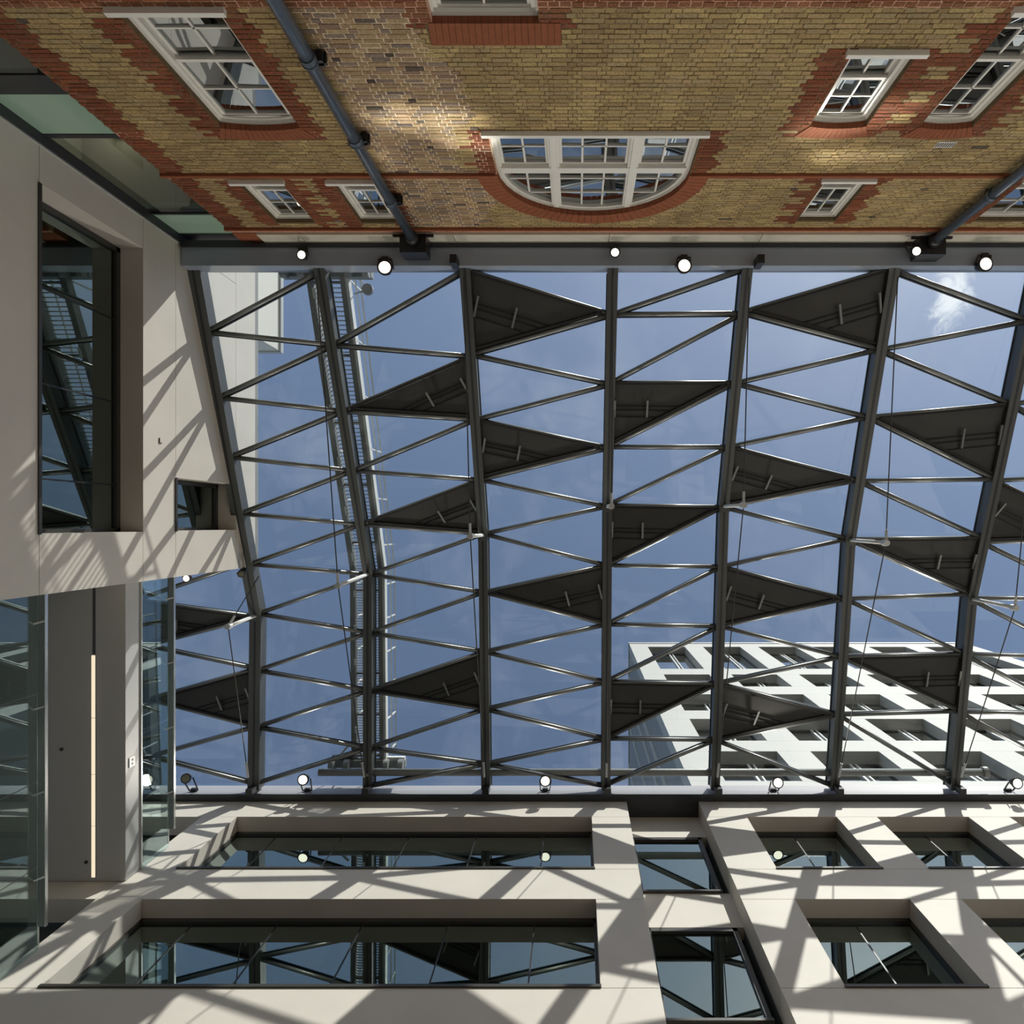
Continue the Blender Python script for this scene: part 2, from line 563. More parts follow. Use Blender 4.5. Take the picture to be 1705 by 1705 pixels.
rb['kind'] = 'stuff'
# rubbed red arches over the openings
for w in WINS:
    k, x0, x1, z0, z1, rise = w
    mb = MB()
    if k == 'lunette':
        n = 44
        for i in range(n):
            a0, a1 = math.pi * (i + 0.03) / n, math.pi * (i + 0.97) / n
            q = [(LX + (LR + d) * math.cos(a), YB + 0.004, LS + (EL * LR + d) * math.sin(a)) for d, a in ((0, a0), (0.35, a0), (0.35, a1), (0, a1))]
            mb.prism(q, (0, -0.16, 0))
    elif rise > 0:
        n = int((x1 - x0 + 0.3) / 0.085)
        cx, hw = (x0 + x1) / 2, (x1 - x0) / 2
        for i in range(n):
            q = []
            for s, d in ((-1 + 2 * (i + 0.04) / n, 0), (-1 + 2 * (i + 0.04) / n, 1), (-1 + 2 * (i + 0.96) / n, 1), (-1 + 2 * (i + 0.96) / n, 0)):
                q.append((cx + s * (hw + 0.16 * d), YB + 0.004, z1 + rise * (1 - s * s) + 0.27 * d))
            mb.prism(q, (0, -0.16, 0))
    elif k == 'sash':
        n = 20
        for i in range(n):
            s0, s1 = (i + 0.03) / n, (i + 0.97) / n
            xa_, xb_ = x0 - 0.05, LINTEL2[1]
            q = [(xa_ + (xb_ - xa_) * s0, YB + 0.004, z1), (LINTEL2[0] + (LINTEL2[1] - LINTEL2[0]) * s0, YB + 0.004, LINTEL2[3]),
                 (LINTEL2[0] + (LINTEL2[1] - LINTEL2[0]) * s1, YB + 0.004, LINTEL2[3]), (xa_ + (xb_ - xa_) * s1, YB + 0.004, z1)]
            mb.prism(q, (0, -0.16, 0))
    else:
        mb.box(x0 - 0.05, x1 + 0.05, YB - 0.13, YB - 0.02, z1, z1 + 0.09)
    mb.build('brick_arch', M['lintel'], wall_back)
# projecting string course and cornice course
for n_, (z, d, h, lb_) in enumerate(((11.84, 0.045, 0.07, 'thin red brick string course under the top-floor windows'), (14.0, 0.05, 0.06, 'thin red brick cornice course under the cream fascia'))):
    mb = MB()
    spans = subtract([(X_LEFT - 0.03, 14)], hole(WINS[2], z + 0.05, 0.03) if z < 13 else None)
    for a, b in spans: mb.box(a, b, YB - 0.05, YB + d, z, z + h)
    tag(mb.build(f'trim_{4 + n_}', M['lintel']), lb_, 'moulding', kind='structure')

# ------------------------------------------------------------------ sash windows of the brick wall
WL = ['tall white sash window left of the long drainpipe, under a shallow arch',
      'white sash window cut by the top edge, under a flat red arch',
      'wide half-round white window in the middle of the brick wall',
      'white sash window with four panes over four on the right of the wall',
      'tall white sash window cut by the right edge, above the airbrick',
      'small white top-floor window nearest the left corner of the brick wall',
      'small white top-floor window touching the left drainpipe',
      'small white top-floor window right of the half-round window',
      'small white top-floor window beyond the right drainpipe']
def pane_part(parent, x0, x1, z0, z1, y, material, tilt=0.0, name='pane'):
    cx, cz = (x0 + x1) / 2, (z0 + z1) / 2
    a, b = random.uniform(-tilt, tilt), random.uniform(-tilt, tilt)
    p = [(x, y + a * (x - cx) + b * (z - cz), z) for x, z in ((x0, z0), (x1, z0), (x1, z1), (x0, z1))]
    return MB().prism(p, (0, -0.006, 0)).build(name, material, parent)
def sash_window(i, w):
    k, x0, x1, z0, z1, rise = w
    e = empty(f'window_{i+1}', ((x0 + x1) / 2, YB - 0.12, z0), WL[i], 'window', 'windows in the brick wall', 'structure')
    yf = YB - 0.12
    fw = 0.085
    # outer box frame and sill
    MB().strip(arch_outline(w, 0.0), arch_outline(w, fw), yf, yf - 0.13).build('frame', M['white'], e)
    MB().strip(arch_outline(w, 0.0), arch_outline(w, 0.03), yf + 0.03, yf).build('bead', M['white'], e)
    so = 0.10
    MB().box(x0 - so, x1 + so, YB - 0.16, YB + 0.07, z0 - 0.06, z0 + 0.015).build('sill', M['white'], e)
    a, b, c = x0 + fw, x1 - fw, z0 + 0.03
    ya = yf - 0.04
    if k == 'lunette':
        mx = [LX - 0.67, LX + 0.67]
        zt = 11.92
        for m in mx:
            h = LS + EL * (LR) * math.sqrt(1 - ((m - LX) / LR) ** 2)
            MB().box(m - 0.09, m + 0.09, yf + 0.015, yf - 0.12, z0 + 0.02, h - 0.02).build('mullion', M['white'], e)
            MB().box(m - 0.05, m + 0.05, yf + 0.045, yf, z0 + 0.02, h - 0.05).build('mullion_bead', M['white'], e)
        MB().box(a - 0.02, b + 0.02, yf + 0.03, yf - 0.11, zt - 0.085, zt + 0.085).build('transom', M['white'], e)
        # sash frames and glazing bars
        bays = [(a, mx[0] - 0.09, 2), (mx[0] + 0.09, mx[1] - 0.09, 3), (mx[1] + 0.09, b, 2)]
        outl = lambda x: LS + (EL * LR - fw) * math.sqrt(max(0, 1 - ((x - LX) / (LR - fw)) ** 2))
        for bx0, bx1, n in bays:
            MB().strip([(bx0, c), (bx1, c), (bx1, zt - 0.085), (bx0, zt - 0.085)], [(bx0 + 0.05, c + 0.03), (bx1 - 0.05, c + 0.03), (bx1 - 0.05, zt - 0.135), (bx0 + 0.05, zt - 0.135)], ya, ya - 0.05).build('casement', M['white'], e)
            for q in range(1, n):
                xx = bx0 + (bx1 - bx0) * q / n
                MB().box(xx - 0.017, xx + 0.017, ya - 0.005, ya - 0.05, c, max(outl(xx) + 0.02, zt + 0.1)).build('glazing_bar', M['white'], e)
            for zz in (c + 0.20, c + 0.64, zt + 0.42, zt + 0.93):
                if zz < zt: q0, q1 = bx0, bx1
                else:
                    dz = (zz - LS) / (EL * LR - fw)
                    if dz >= 1: continue
                    h = (LR - fw) * math.sqrt(1 - dz * dz)
                    q0, q1 = max(bx0, LX - h), min(bx1, LX + h)
                    if q1 - q0 < 0.1: continue
                MB().box(q0, q1, ya - 0.005, ya - 0.05, zz - 0.015, zz + 0.015).build('glazing_bar', M['white'], e)
            zs = [c, c + 0.20, c + 0.64, zt, zt + 0.42, zt + 0.93, LS + EL * LR]
            for q in range(n):
                xa, xb = bx0 + (bx1 - bx0) * q / n, bx0 + (bx1 - bx0) * (q + 1) / n
                for zl, zh in zip(zs, zs[1:]):
                    top = max(outl(xa), outl(xb))
                    if zl >= top: continue
                    t1, t2 = random.uniform(-.02, .02), random.uniform(-.02, .02)
                    pl = []
                    for s in range(7):
                        x = xa + (xb - xa) * s / 6
                        pl.append((x, min(zh, max(zl + 0.002, outl(x)))))
                    poly = [(xa, zl), (xb, zl)] + pl[::-1]
                    MB().prism([(x, ya - 0.03 + t1 * (x - xa) + t2 * (z - zl), z) for x, z in poly], (0, -0.006, 0)).build('pane', M['oldglass'], e)
        return e
    zm = z0 + (z1 - z0) * (0.46 if k == 'sash' else 0.37)
    cols = 2
    hasarch = rise
    # upper sash stands forward, lower sash behind it
    for (za, zb, y, rws, nm) in ((z0 + 0.02, zm + 0.03, yf - 0.085, 2 if k == 'sash' else 1, 'lower_sash'), (zm - 0.03, z1 - fw + 0.02, yf - 0.03, 2, 'upper_sash')):
        st = 0.045
        sw = MB()
        sw.strip([(a, za), (b, za), (b, zb), (a, zb)], [(a + st, za + 0.055), (b - st, za + 0.055), (b - st, zb - 0.04), (a + st, zb - 0.04)], y, y - 0.045)
        so_ = sw.build(nm, M['white'], e)
        if nm == 'upper_sash' and rise > 0:
            cx, hw = (x0 + x1) / 2, (x1 - x0) / 2
            pts = [(a, zb - 0.02), (b, zb - 0.02)] + [(cx + hw * s / 5, z1 - 0.02 + rise * (1 - (s / 5) ** 2)) for s in range(5, -6, -1)]
            MB().prism([(x, y, z) for x, z in pts], (0, -0.045, 0)).build('head_board', M['white'], e)
        MB().box((a+b)/2 - 0.014, (a+b)/2 + 0.014, y - 0.003, y - 0.042, za + 0.04, zb - 0.03).build('glazing_bar', M['white'], so_)
        for q in range(1, rws):
            zz = za + 0.03 + (zb - za - 0.06) * q / rws
            MB().box(a + 0.03, b - 0.03, y - 0.003, y - 0.042, zz - 0.013, zz + 0.013).build('glazing_bar', M['white'], so_)
        for q in range(rws):
            for s in range(2):
                pane_part(so_, a + 0.02 + (b - a - 0.04) * s / 2, a + 0.02 + (b - a - 0.04) * (s + 1) / 2,
                          za + 0.03 + (zb - za - 0.06) * q / rws, za + 0.03 + (zb - za - 0.06) * (q + 1) / rws, y - 0.026, M['oldglass'], 0.025)
    return e
for i, w in enumerate(WINS): sash_window(i, w)

# ------------------------------------------------------------------ fascia, beam and gutter along the top of the brick wall
fas = empty('trim_1', (0, YB, 14.27), 'cream fascia panels along the top of the brick wall', 'fascia', kind='structure')
fx = [-6.62, -5.72, -2.55, 0.68, 3.85, 6.95, 10.1, 13.2]
for a, b in zip(fx, fx[1:]):
    MB().box(a + 0.006, b - 0.006, YB - 0.1, YB + 0.035, 14.26, 14.80).build('panel', M['fascia'], fas)
MB().box(X_LEFT, fx[0] - 0.006, YB - 0.2, YB, 14.26, 14.80).build('brick_end', M['lintel'], fas)
bt = empty('trim_2', (0, -5.8, 14.7), 'grey steel edge beam between the brick wall and the glass roof', 'beam', kind='structure')
MB().box(-8.42, 14, -5.90, -5.50, 14.72, 15.12).build('beam_soffit', M['beam'], bt)
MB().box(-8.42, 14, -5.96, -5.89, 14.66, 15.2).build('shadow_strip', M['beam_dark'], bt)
MB().box(-8.42, -6.9, -6.02, -5.96, 14.66, 15.02).build('end_strip', M['beam_dark'], bt)
MB().box(X_LEFT, 14, -6.5, -5.95, 14.85, 15.45).build('gutter', M['beam_dark'], bt)

# ------------------------------------------------------------------ front facade
def facade_panels(parent, rects, y0, y1, material, g=0.007):
    for x0, x1, z0, z1 in rects:
        MB().box(x0 + g, x1 - g, y0, y1, z0 + g, z1 - g).build('panel', material, parent)
wf = empty('wall_front', (0, YF, FLOOR), 'sunlit white stone facade with deep horizontal windows', 'wall', kind='structure')
HEADS = [17.20, 13.43, 9.68]
SILLS = [14.60, 10.86, 7.10]
XA0, XA1 = -9.35, 1.32
A_W = (-8.45, 0.37)
C0 = 3.2
CW = [(4.25, 6.47), (7.48, 9.75), (10.78, 13.0)]
D = 0.46
rects = []
# block with the long windows
rects += [(-13.0, XA1, 17.20, 18.15)]
for h, s in zip(HEADS, SILLS):
    rects += [(XA0, A_W[0], s, h), (A_W[1], XA1, s, h)]
for s, h in ((14.60, 13.43), (10.86, 9.68), (7.1, 5.9)):
    rects += [(-13.0, XA0, h, s), (XA0, XA1, h, s)]
rects += [(XA0, XA1, FLOOR, 5.9)]
# block with the square windows
cx_edges = [C0] + [e for w in CW for e in w] + [14.0]
rects += [(C0, 14.0, 17.20, 18.15)]
for h, s in zip(HEADS, SILLS):
    for q in range(0, len(cx_edges), 2): rects.append((cx_edges[q], cx_edges[q+1], s, h))
for s, h in ((14.60, 13.43), (10.86, 9.68), (7.1, 5.9)):
    rects += [(C0, 14.0, h, s)]
rects += [(C0, 14.0, FLOOR, 5.9)]
facade_panels(wf, rects, YF, YF + D, M['stone'])
# set-back bay
B0, B1 = 1.30, 3.22
facade_panels(wf, [(B0, B1, 17.0, 18.25), (B0, B1, 13.2, 14.42), (B0, B1, 9.45, 10.66), (B0, B1, FLOOR, 6.9)], YR, YR + 0.25, M['stone'])
# rooms behind: dim lining with floor slabs
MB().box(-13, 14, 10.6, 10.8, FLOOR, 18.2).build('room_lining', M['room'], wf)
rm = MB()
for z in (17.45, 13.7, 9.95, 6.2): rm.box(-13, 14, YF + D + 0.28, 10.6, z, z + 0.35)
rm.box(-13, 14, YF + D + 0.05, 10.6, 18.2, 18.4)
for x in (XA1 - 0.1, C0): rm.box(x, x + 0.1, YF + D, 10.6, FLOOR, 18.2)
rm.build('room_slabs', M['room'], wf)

WF = {}
def facade_window(n, x0, x1, s, h, label, mulls, yg, group, side=0.045, proj=True):
    e = empty(f'window_{n}', ((x0 + x1) / 2, yg, s), label, 'window', group, 'structure')
    fr = MB()
    fr.box(x0, x1, yg - 0.06, yg + 0.04, h - 0.11, h)           # head
    fr.box(x0, x1, yg - 0.06, yg + 0.04, s, s + 0.05)
    fr.box(x0, x0 + side, yg - 0.06, yg + 0.04, s, h)
    fr.box(x1 - side, x1, yg - 0.06, yg + 0.04, s, h)
    fr.build('frame', M['frame'], e)
    if proj: MB().box(x0 - 0.02, x1 + 0.02, YF - 0.03, yg - 0.05, s - 0.005, s + 0.055).build('sill', M['frame'], e)
    else: MB().box(x0, x1 , yg - 0.12, yg - 0.05, s - 0.005, s + 0.05).build('sill', M['frame'], e)
    xs = [x0 + side] + mulls + [x1 - side]
    for m in mulls: MB().box(m - 0.014, m + 0.014, yg - 0.012, yg + 0.02, s + 0.04, h - 0.1).build('mullion', M['black'], e)
    for a, b in zip(xs, xs[1:]): pane_part(e, a, b, s + 0.04, h - 0.1, yg, M['glass'], 0.0015)
    return e
YG = YF + D - 0.03
ml = [-7.40, -5.76, -4.12, -2.47, -0.81]
facade_window(10, A_W[0], A_W[1], SILLS[0], HEADS[0], 'upper long ribbon window of the white facade, just below the glass roof', ml, YG, 'ribbon windows of the white facade')
facade_window(11, A_W[0], A_W[1], SILLS[1], HEADS[1], 'lower long ribbon window of the white facade, along the bottom edge', ml, YG, 'ribbon windows of the white facade')
facade_window(12, B0 + 0.02, 3.06, 14.42, 17.0, 'upper window in the set-back bay between the two facade blocks', [], YR + 0.06, 'windows of the set-back bay', 0.09, False)
facade_window(13, B0 + 0.02, 3.06, 10.66, 13.2, 'lower window in the set-back bay between the two facade blocks', [], YR + 0.06, 'windows of the set-back bay', 0.09, False)
nn = 14
ORD = ['nearest the set-back bay', 'second from the set-back bay', 'third from the set-back bay']
for r, nm in ((0, 'upper row'), (1, 'lower row')):
    for q, (a, b) in enumerate(CW):
        facade_window(nn, a, b, SILLS[r], HEADS[r], f'square deep window in the {nm} of the facade, {ORD[q]}', [(a + b) / 2], YG, 'square windows of the white facade')
        nn += 1
# the storey below the frame carries on in the same way
for a, b in [A_W] + CW:
    MB().box(a, b, YG, YG + 0.01, SILLS[2], HEADS[2]).build('pane', M['glass'], wf)
MB().box(B0, B1, YR + 0.06, YR + 0.07, 6.9, 9.45).build('pane', M['glass'], wf)
# pale beam where the glass roof lands on the facade
bb = empty('trim_3', (0, YF - 0.2, 17.95), 'pale grey gutter beam where the glass roof meets the white facade', 'beam', kind='structure')
MB().box(-13, 14.0, 7.14, 7.20, 18.18, 18.83).build('face_plate', M['pale_beam'], bb)
MB().box(-13, 14.0, 7.12, 7.75, 18.155, 18.19).build('soffit_plate', M['beam_dark'], bb)
MB().box(-13, 14.0, 7.20, 7.75, 18.19, 18.6).build('gutter', M['beam_dark'], bb)

# ------------------------------------------------------------------ left building
wl = empty('wall_left', (XL, 0, FLOOR), 'pale stone wall of the left building striped by roof shadows', 'wall', kind='structure')
YL0, YL1 = -5.95, 1.13
def left_panels(rects, g=0.006):
    for y0, y1, z0, z1 in rects:
        MB().box(XL - 0.55, XL, y0 + g, y1 - g, z0 + g, z1 - g).build('panel', M['stone_left'], wl)
L1 = (-5.36, 0.15, 10.86, 13.46)
L2 = (-0.97, 0.145, 14.56, 17.13)
left_panels([(YL0, YL1, FLOOR, 7.0), (YL0, YL1, 7.0, 10.86), (YL0, L1[0], 10.86, 13.46), (L1[1], YL1, 10.86, 13.46),
             (YL0, YL1, 13.46, 14.56), (YL0, L2[0], 14.56, 17.13), (L2[1], YL1, 14.56, 17.13), (-9.0, YL1, 17.13, 18.16), (-9.0, YL0, 15.3, 17.13)])
MB().box(XL - 0.5, XL - 0.005, -9, YL1, 18.16, 18.34).build('parapet_capping', M['towerside'], wl)
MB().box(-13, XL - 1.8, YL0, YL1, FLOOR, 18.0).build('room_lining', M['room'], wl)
MB().box(-13, XL - 0.55, YL0, YL0 + 0.3, FLOOR, 18.1).build('side_wall', M['stone_left'], wl)
MB().box(-13, XL - 0.55, YL1 - 0.3, YL1 - 0.01, FLOOR, 18.1).build('end_wall', M['stone_left'], wl)
MB().box(-13, XL - 0.5, YL0, YL1 - 0.02, 18.0, 18.12).build('roof_slab', M['stone_left'], wl)
def left_window(n, r, mulls, label):
    y0, y1, s, h = r
    xg = XL - 0.50
    e = empty(f'window_{n}', (xg, (y0 + y1) / 2, s), label, 'window', kind='structure')
    f = MB()
    f.box(xg - 0.04, xg + 0.06, y0, y1, h - 0.10, h)
    f.box(xg - 0.04, xg + 0.06, y0, y1, s, s + 0.05)
    f.box(xg - 0.04, xg + 0.06, y0, y0 + 0.09, s, h)
    f.box(xg - 0.04, xg + 0.06, y1 - 0.06, y1, s, h)
    f.build('frame', M['frame'], e)
    MB().box(xg + 0.05, XL + 0.025, y0, y1 + 0.02, s - 0.03, s + 0.03).build('sill', M['frame'], e)
    ys = [y0 + 0.09] + mulls + [y1 - 0.06]
    for m in mulls: MB().box(xg - 0.02, xg + 0.012, m - 0.014, m + 0.014, s + 0.04, h - 0.1).build('mullion', M['black'], e)
    for a, b in zip(ys, ys[1:]):
        MB().box(xg - 0.004, xg + 0.004, a, b, s + 0.04, h - 0.09).build('pane', M['glass'], e)
left_window(20, L1, [-3.95, -2.35, -0.75], 'tall dark window recessed in the left stone wall')
left_window(21, L2, [], 'little square window in the left stone wall beside the roof')
# small L-shaped stop left on the wall
p = at(265, 733, FPX * 8.45 / (U0 - 265))
lb = MB()
lb.box(XL, XL + 0.015, p.y - 0.05, p.y + 0.06, p.z - 0.01, p.z + 0.006)
lb.box(XL, XL + 0.015, p.y + 0.044, p.y + 0.06, p.z, p.z + 0.075)
tag(lb.build('wall_bracket', M['frame']), 'tiny L-shaped metal bracket on the left stone wall', 'bracket')
# plant room above the left building, beyond the glass
pr = empty('plant_room', (-10.5, -7.5, 18.12), 'white rooftop plant room seen through the glass above the left building', 'building')
MB().box(-12.5, -8.62, -12, -5.02, 18.3, 20.1).build('wall', M['cloudy'], pr)
MB().box(-12.6, -8.57, -12, -4.97, 20.02, 20.2).build('coping', M['alu'], pr)
MB().box(-12.4, -8.75, -12, -5.2, 18.12, 18.3).build('plinth', M['beam_dark'], pr)

# glazed link between the left building and the brick wall
YK = -6.13
lk = empty('window_22', (-7.8, YK, 8), 'glazed link with green spandrels between the left building and the brick wall', 'window', kind='structure')
def link_pane(z0, z1, m, name): MB().box(XL + 0.02, X_LEFT + 0.2, YK - 0.01, YK, z0, z1).build(name, m, lk)
link_pane(6.0, 6.9, M['linkglass'], 'pane'); link_pane(7.05, 9.42, M['linkglass'], 'pane')
link_pane(9.84, 10.86, M['green'], 'spandrel'); link_pane(10.96, 13.62, M['linkglass'], 'pane'); link_pane(13.68, 14.60, M['green'], 'spandrel')
for z0, z1 in ((6.9, 7.05), (9.42, 9.84), (10.86, 10.96), (13.62, 13.68), (14.60, 15.3)):
    MB().box(XL, X_LEFT + 0.2, YK - 0.08, YK + 0.015, z0, z1).build('transom', M['beam_dark'], lk)
MB().box(XL - 0.02, XL + 0.06, -6.15, -5.965, 5.0, 15.3).build('edge_frame', M['beam_dark'], lk)
MB().box(XL + 0.002, XL + 0.03, -5.965, -5.945, 5.0, 15.3).build('edge_trim', M['alu'], lk)
MB().box(-9.6, X_LEFT, -9.2, -9.0, 5, 15.3).build('room_lining', M['soffit'], lk)
sl = MB()
for z in (9.45, 13.4): sl.box(-9.6, X_LEFT, -9.0, YK - 0.1, z, z + 0.4)
sl.build('ceiling_slab', M['soffit'], lk)
MB().box(-9.7, -9.6, -9.0, YK, 5, 15.3).build('side_lining', M['soffit'], lk)
p = at(196, 241, 13.1)
ll = bpy.data.lights.new('ceiling_light_beam', 'POINT')
ll.energy = 20; ll.color = (1, 0.84, 0.62); ll.shadow_soft_size = 0.12
llo = bpy.data.objects.new('ceiling_light_beam', ll); col.objects.link(llo)
llo.location = (p.x, p.y - 0.6, 12.9)
cl = empty('ceiling_light', (p.x, p.y - 0.35, 13.2), 'warm lit ceiling light behind the glass of the link', 'light')
MB().box(p.x - 0.2, p.x + 0.22, p.y - 0.55, p.y - 0.35, 13.24, 13.4).build('housing', M['pale_beam'], cl)
MB().box(p.x - 0.18, p.x + 0.20, p.y - 0.53, p.y - 0.37, 13.22, 13.245).build('diffuser', M['lamp_warm'], cl)

# ------------------------------------------------------------------ walkway bridge with its balustrades (lower left)
XBR = -9.22
br = empty('bridge', (XBR, 4, 14.09), 'grey walkway bridge soffit crossing to the white facade', 'bridge', kind='structure')
MB().box(-13, XBR, 1.2, YF - 0.01, 14.09, 14.62).build('slab', M['soffit'], br)
MB().box(XBR - 0.008, XBR + 0.012, 1.2, YF - 0.01, 14.10, 14.63).build('fascia', M['fasc'], br)
MB().box(-9.868, -9.812, 1.2, 2.66, 14.082, 14.1).build('light_slot', M['steel'], br)
MB().box(-13, XBR, 1.2, YF - 0.01, 10.32, 10.86).build('slab', M['soffit'], br)
ls = empty('strip_light', (-9.84, 5, 14.05), 'long warm strip light let into the bridge soffit', 'light')
MB().box(-9.882, -9.798, 2.66, 7.22, 14.068, 14.09).build('housing', M['pale_beam'], ls)
for a, b in ((2.68, 3.95), (3.96, 5.1), (5.11, 6.15), (6.16, 7.2)):
    MB().box(-9.876, -9.804, a, b, 14.058, 14.07).build('diffuser', M['strip'], ls)
for (yy, xx) in ((4.6, -10.5), (6.9, -10.0)):
    MB().tube((xx, yy, 14.07), (xx, yy, 14.09), 0.035, 12).build('soffit_stud', M['frame'], br)
p = at(219, 1268, FPX * 9.21 / (U0 - 219))
so = empty('socket', (XBR + 0.01, p.y, p.z), 'white double socket plate on the bridge fascia', 'socket')
MB().box(XBR + 0.012, XBR + 0.03, p.y - 0.10, p.y + 0.10, p.z - 0.09, p.z + 0.09).build('plate', M['white'], so)
for d in (-0.04, 0.04): MB().tube((XBR + 0.028, p.y + d, p.z), (XBR + 0.036, p.y + d, p.z), 0.025, 12).build('outlet', M['black'], so)

def balustrade(zf, label, ys):
    e = empty('glass_balustrade', (XBR + 0.05, 4, zf), label, 'balustrade', 'glass balustrades of the walkway bridges')
    for a, b in zip(ys, ys[1:]):
        MB().box(XBR + 0.02, XBR + 0.035, a + 0.008, b - 0.008, zf - 0.05, zf + 0.88).build('pane', M['railglass'], e)
    hr = MB().box(XBR + 0.045, XBR + 0.17, 1.1, 6.86, zf + 0.86, zf + 0.90)
    hr.build('handrail', M['purlin'], e)
    tr = MB()
    tr.box(XBR + 0.17, XBR + 0.18, 1.1, 6.86, zf + 0.85, zf + 0.91)
    tr.box(XBR + 0.018, XBR + 0.04, 1.1, 7.2, zf + 0.88, zf + 0.90)
    tr.build('rail_edge', M['chrome'], e)
    for y in (1.7, 3.15, 4.6, 6.05):
        MB().bar((XBR + 0.03, y, zf + 0.80), (XBR + 0.16, y - 0.04, zf + 0.865), 0.03, 0.03).build('bracket', M['chrome'], e)
    MB().box(XBR + 0.012, XBR + 0.04, 1.1, 7.28, zf - 0.09, zf - 0.05).build('base_channel', M['alu'], e)
balustrade(14.66, 'glass balustrade on the upper bridge beside the grey soffit', [1.15, 2.9, 4.4, 5.85, 7.28])
balustrade(10.90, 'glass balustrade on the lower bridge at the left edge', [1.15, 2.9, 4.4, 5.85, 7.28])

# ------------------------------------------------------------------ glass roof
roof = empty('ceiling', (0, 0, 14.8), 'triangulated glass roof on dark steel ribs over the atrium', 'roof', kind='structure')
# each rib: control points (u, v, height) of the photograph's rib axis
def rib_pts(X, zt, vk, zk, zb, Xb=None):
    Xb = X if Xb is None else Xb
    yk = (vk - V0) / FPX * zk
    Xk = X + (Xb - X) * (yk + 5.5) / 12.6
    return [Vector((X, -5.52, zt)), Vector((Xk, yk, zk)), Vector((Xb, 7.06, zb))]
RIBS = {
    -1: rib_pts(-11.35, 14.87, 1076, 18.1, 18.33),
    0: rib_pts(-8.33, 15.0, 1025, 18.23, 18.30, -8.56),
    1: rib_pts(-5.55, 14.87, 956, 18.36, 18.33),
    2: rib_pts(-2.41, 14.87, 891, 17.75, 18.33),
    3: rib_pts(0.78, 14.87, 843, 17.35, 18.33),
    4: rib_pts(3.68, 14.87, 843, 17.20, 18.33),
    5: rib_pts(6.85, 14.87, 899, 17.25, 18.33),
    6: rib_pts(10.04, 14.87, 997, 17.52, 18.33),
    7: rib_pts(13.2, 14.87, 1090, 17.8, 18.33),
}
def on_rib(k, v):
    ps = RIBS[k]
    kk = (v - V0) / FPX
    for a, b in zip(ps, ps[1:]):
        d = b - a
        t = (kk * a.z - a.y) / (d.y - kk * d.z)
        if t <= 1.0 or b is ps[-1]:
            return a + d * t
for k, ps in RIBS.items():
    if k == -1:
        d = ps[1] - ps[0]
        ps = [ps[0] + d * ((1.2 - ps[0].y) / d.y), ps[1], ps[2]]
    w, dp = (0.20, 0.36) if k != 0 else (0.27, 0.36)
    mb = MB()
    for i in range(2):
        a, b = ps[i], ps[i+1]
        up = Vector((0, 0, dp / 2))
        mb.bar(a + up, b + up, w, dp)
    rb_ = mb.build('rib', M['steel'], roof)
    fl = MB()
    for i in range(2):
        fl.bar(ps[i] + Vector((0, 0, -0.012)), ps[i+1] + Vector((0, 0, -0.012)), w + 0.035, 0.024)
        fl.bar(ps[i] + Vector((0, 0, dp)), ps[i+1] + Vector((0, 0, dp)), 0.25, 0.03)
    fl.build('flange', M['steel'], rb_)
    gr = MB()
    for i in range(2): gr.bar(ps[i] + Vector((0, 0, -0.024)), ps[i+1] + Vector((0, 0, -0.024)), 0.05, 0.012)
    gr.build('service_strip', M['beam_dark'], rb_)
    tl = MB()
    for p_, q in ((ps[1], 0.0),):
        tl.box(p_.x - 0.125, p_.x + 0.125, p_.y - 0.15, p_.y + 0.15, p_.z - 0.03, p_.z + 0.1)
    tl.build('knuckle', M['steel'], rb_)

BAYS = {
    (-1, 0): [(1000, 935), (1000, 1028), (1076, 1028), (1076, 1115), (1166, 1115), (1166, 1212), (1262, 1212), (1262, 1308)],
    (0, 1): [(550, 448), (550, 572), (660, 572), (660, 683), (760, 683), (760, 783), (855, 783), (855, 873), (940, 873), (940, 957), (1023, 957), (1023, 1055), (1118, 1055), (1118, 1152), (1213, 1152), (1213, 1248), (1308, 1248)],
    (1, 2): [(572, 446), (572, 591), (683, 591), (683, 697), (783, 697), (783, 798), (873, 798), (873, 889), (957, 889), (957, 987), (1055, 987), (1055, 1087), (1152, 1087), (1152, 1183), (1248, 1183), (1248, 1275), (1312, 1275)],
    (2, 3): [(446, 521), (588, 521), (588, 638), (697, 638), (697, 745), (798, 745), (798, 843), (889, 843), (889, 942), (987, 942), (987, 1041), (1087, 1041), (1087, 1138), (1183, 1138), (1183, 1233), (1275, 1233), (1275, 1312)],
    (3, 4): [(521, 443), (521, 519), (636, 519), (636, 636), (743, 636), (743, 743), (841, 743), (841, 844), (942, 844), (942, 944), (1041, 944), (1041, 1044), (1137, 1044), (1137, 1140), (1232, 1140), (1232, 1234), (1310, 1234)],
    (4, 5): [(517, 443), (517, 579), (636, 579), (636, 693), (743, 693), (743, 799), (844, 799), (844, 897), (944, 897), (944, 998), (1044, 998), (1044, 1095), (1140, 1095), (1140, 1192), (1235, 1192), (1235, 1312)],
    (5, 6): [(446, 531), (580, 531), (580, 671), (693, 671), (693, 797), (800, 797), (800, 896), (898, 896), (898, 990), (998, 990), (998, 1090), (1095, 1090), (1095, 1186), (1192, 1186), (1192, 1309)],
    (6, 7): [(671, 640), (671, 785), (800, 785), (800, 896), (903, 896), (903, 998), (997, 998), (997, 1096), (1091, 1096), (1091, 1192), (1187, 1192), (1187, 1290)],
}
VENTS = {
    (-1, 0): [(1, 2), (4, 5)], (0, 1): [], (1, 2): [(2, 3), (6, 7), (12, 13)], (2, 3): [(0, 1), (4, 5), (9, 10)],
    (3, 4): [(3, 4), (7, 8), (13, 14)], (4, 5): [(0, 1), (5, 6), (9, 10), (13, 14)], (5, 6): [(3, 4), (7, 8), (11, 12)], (6, 7): [(3, 4)],
}
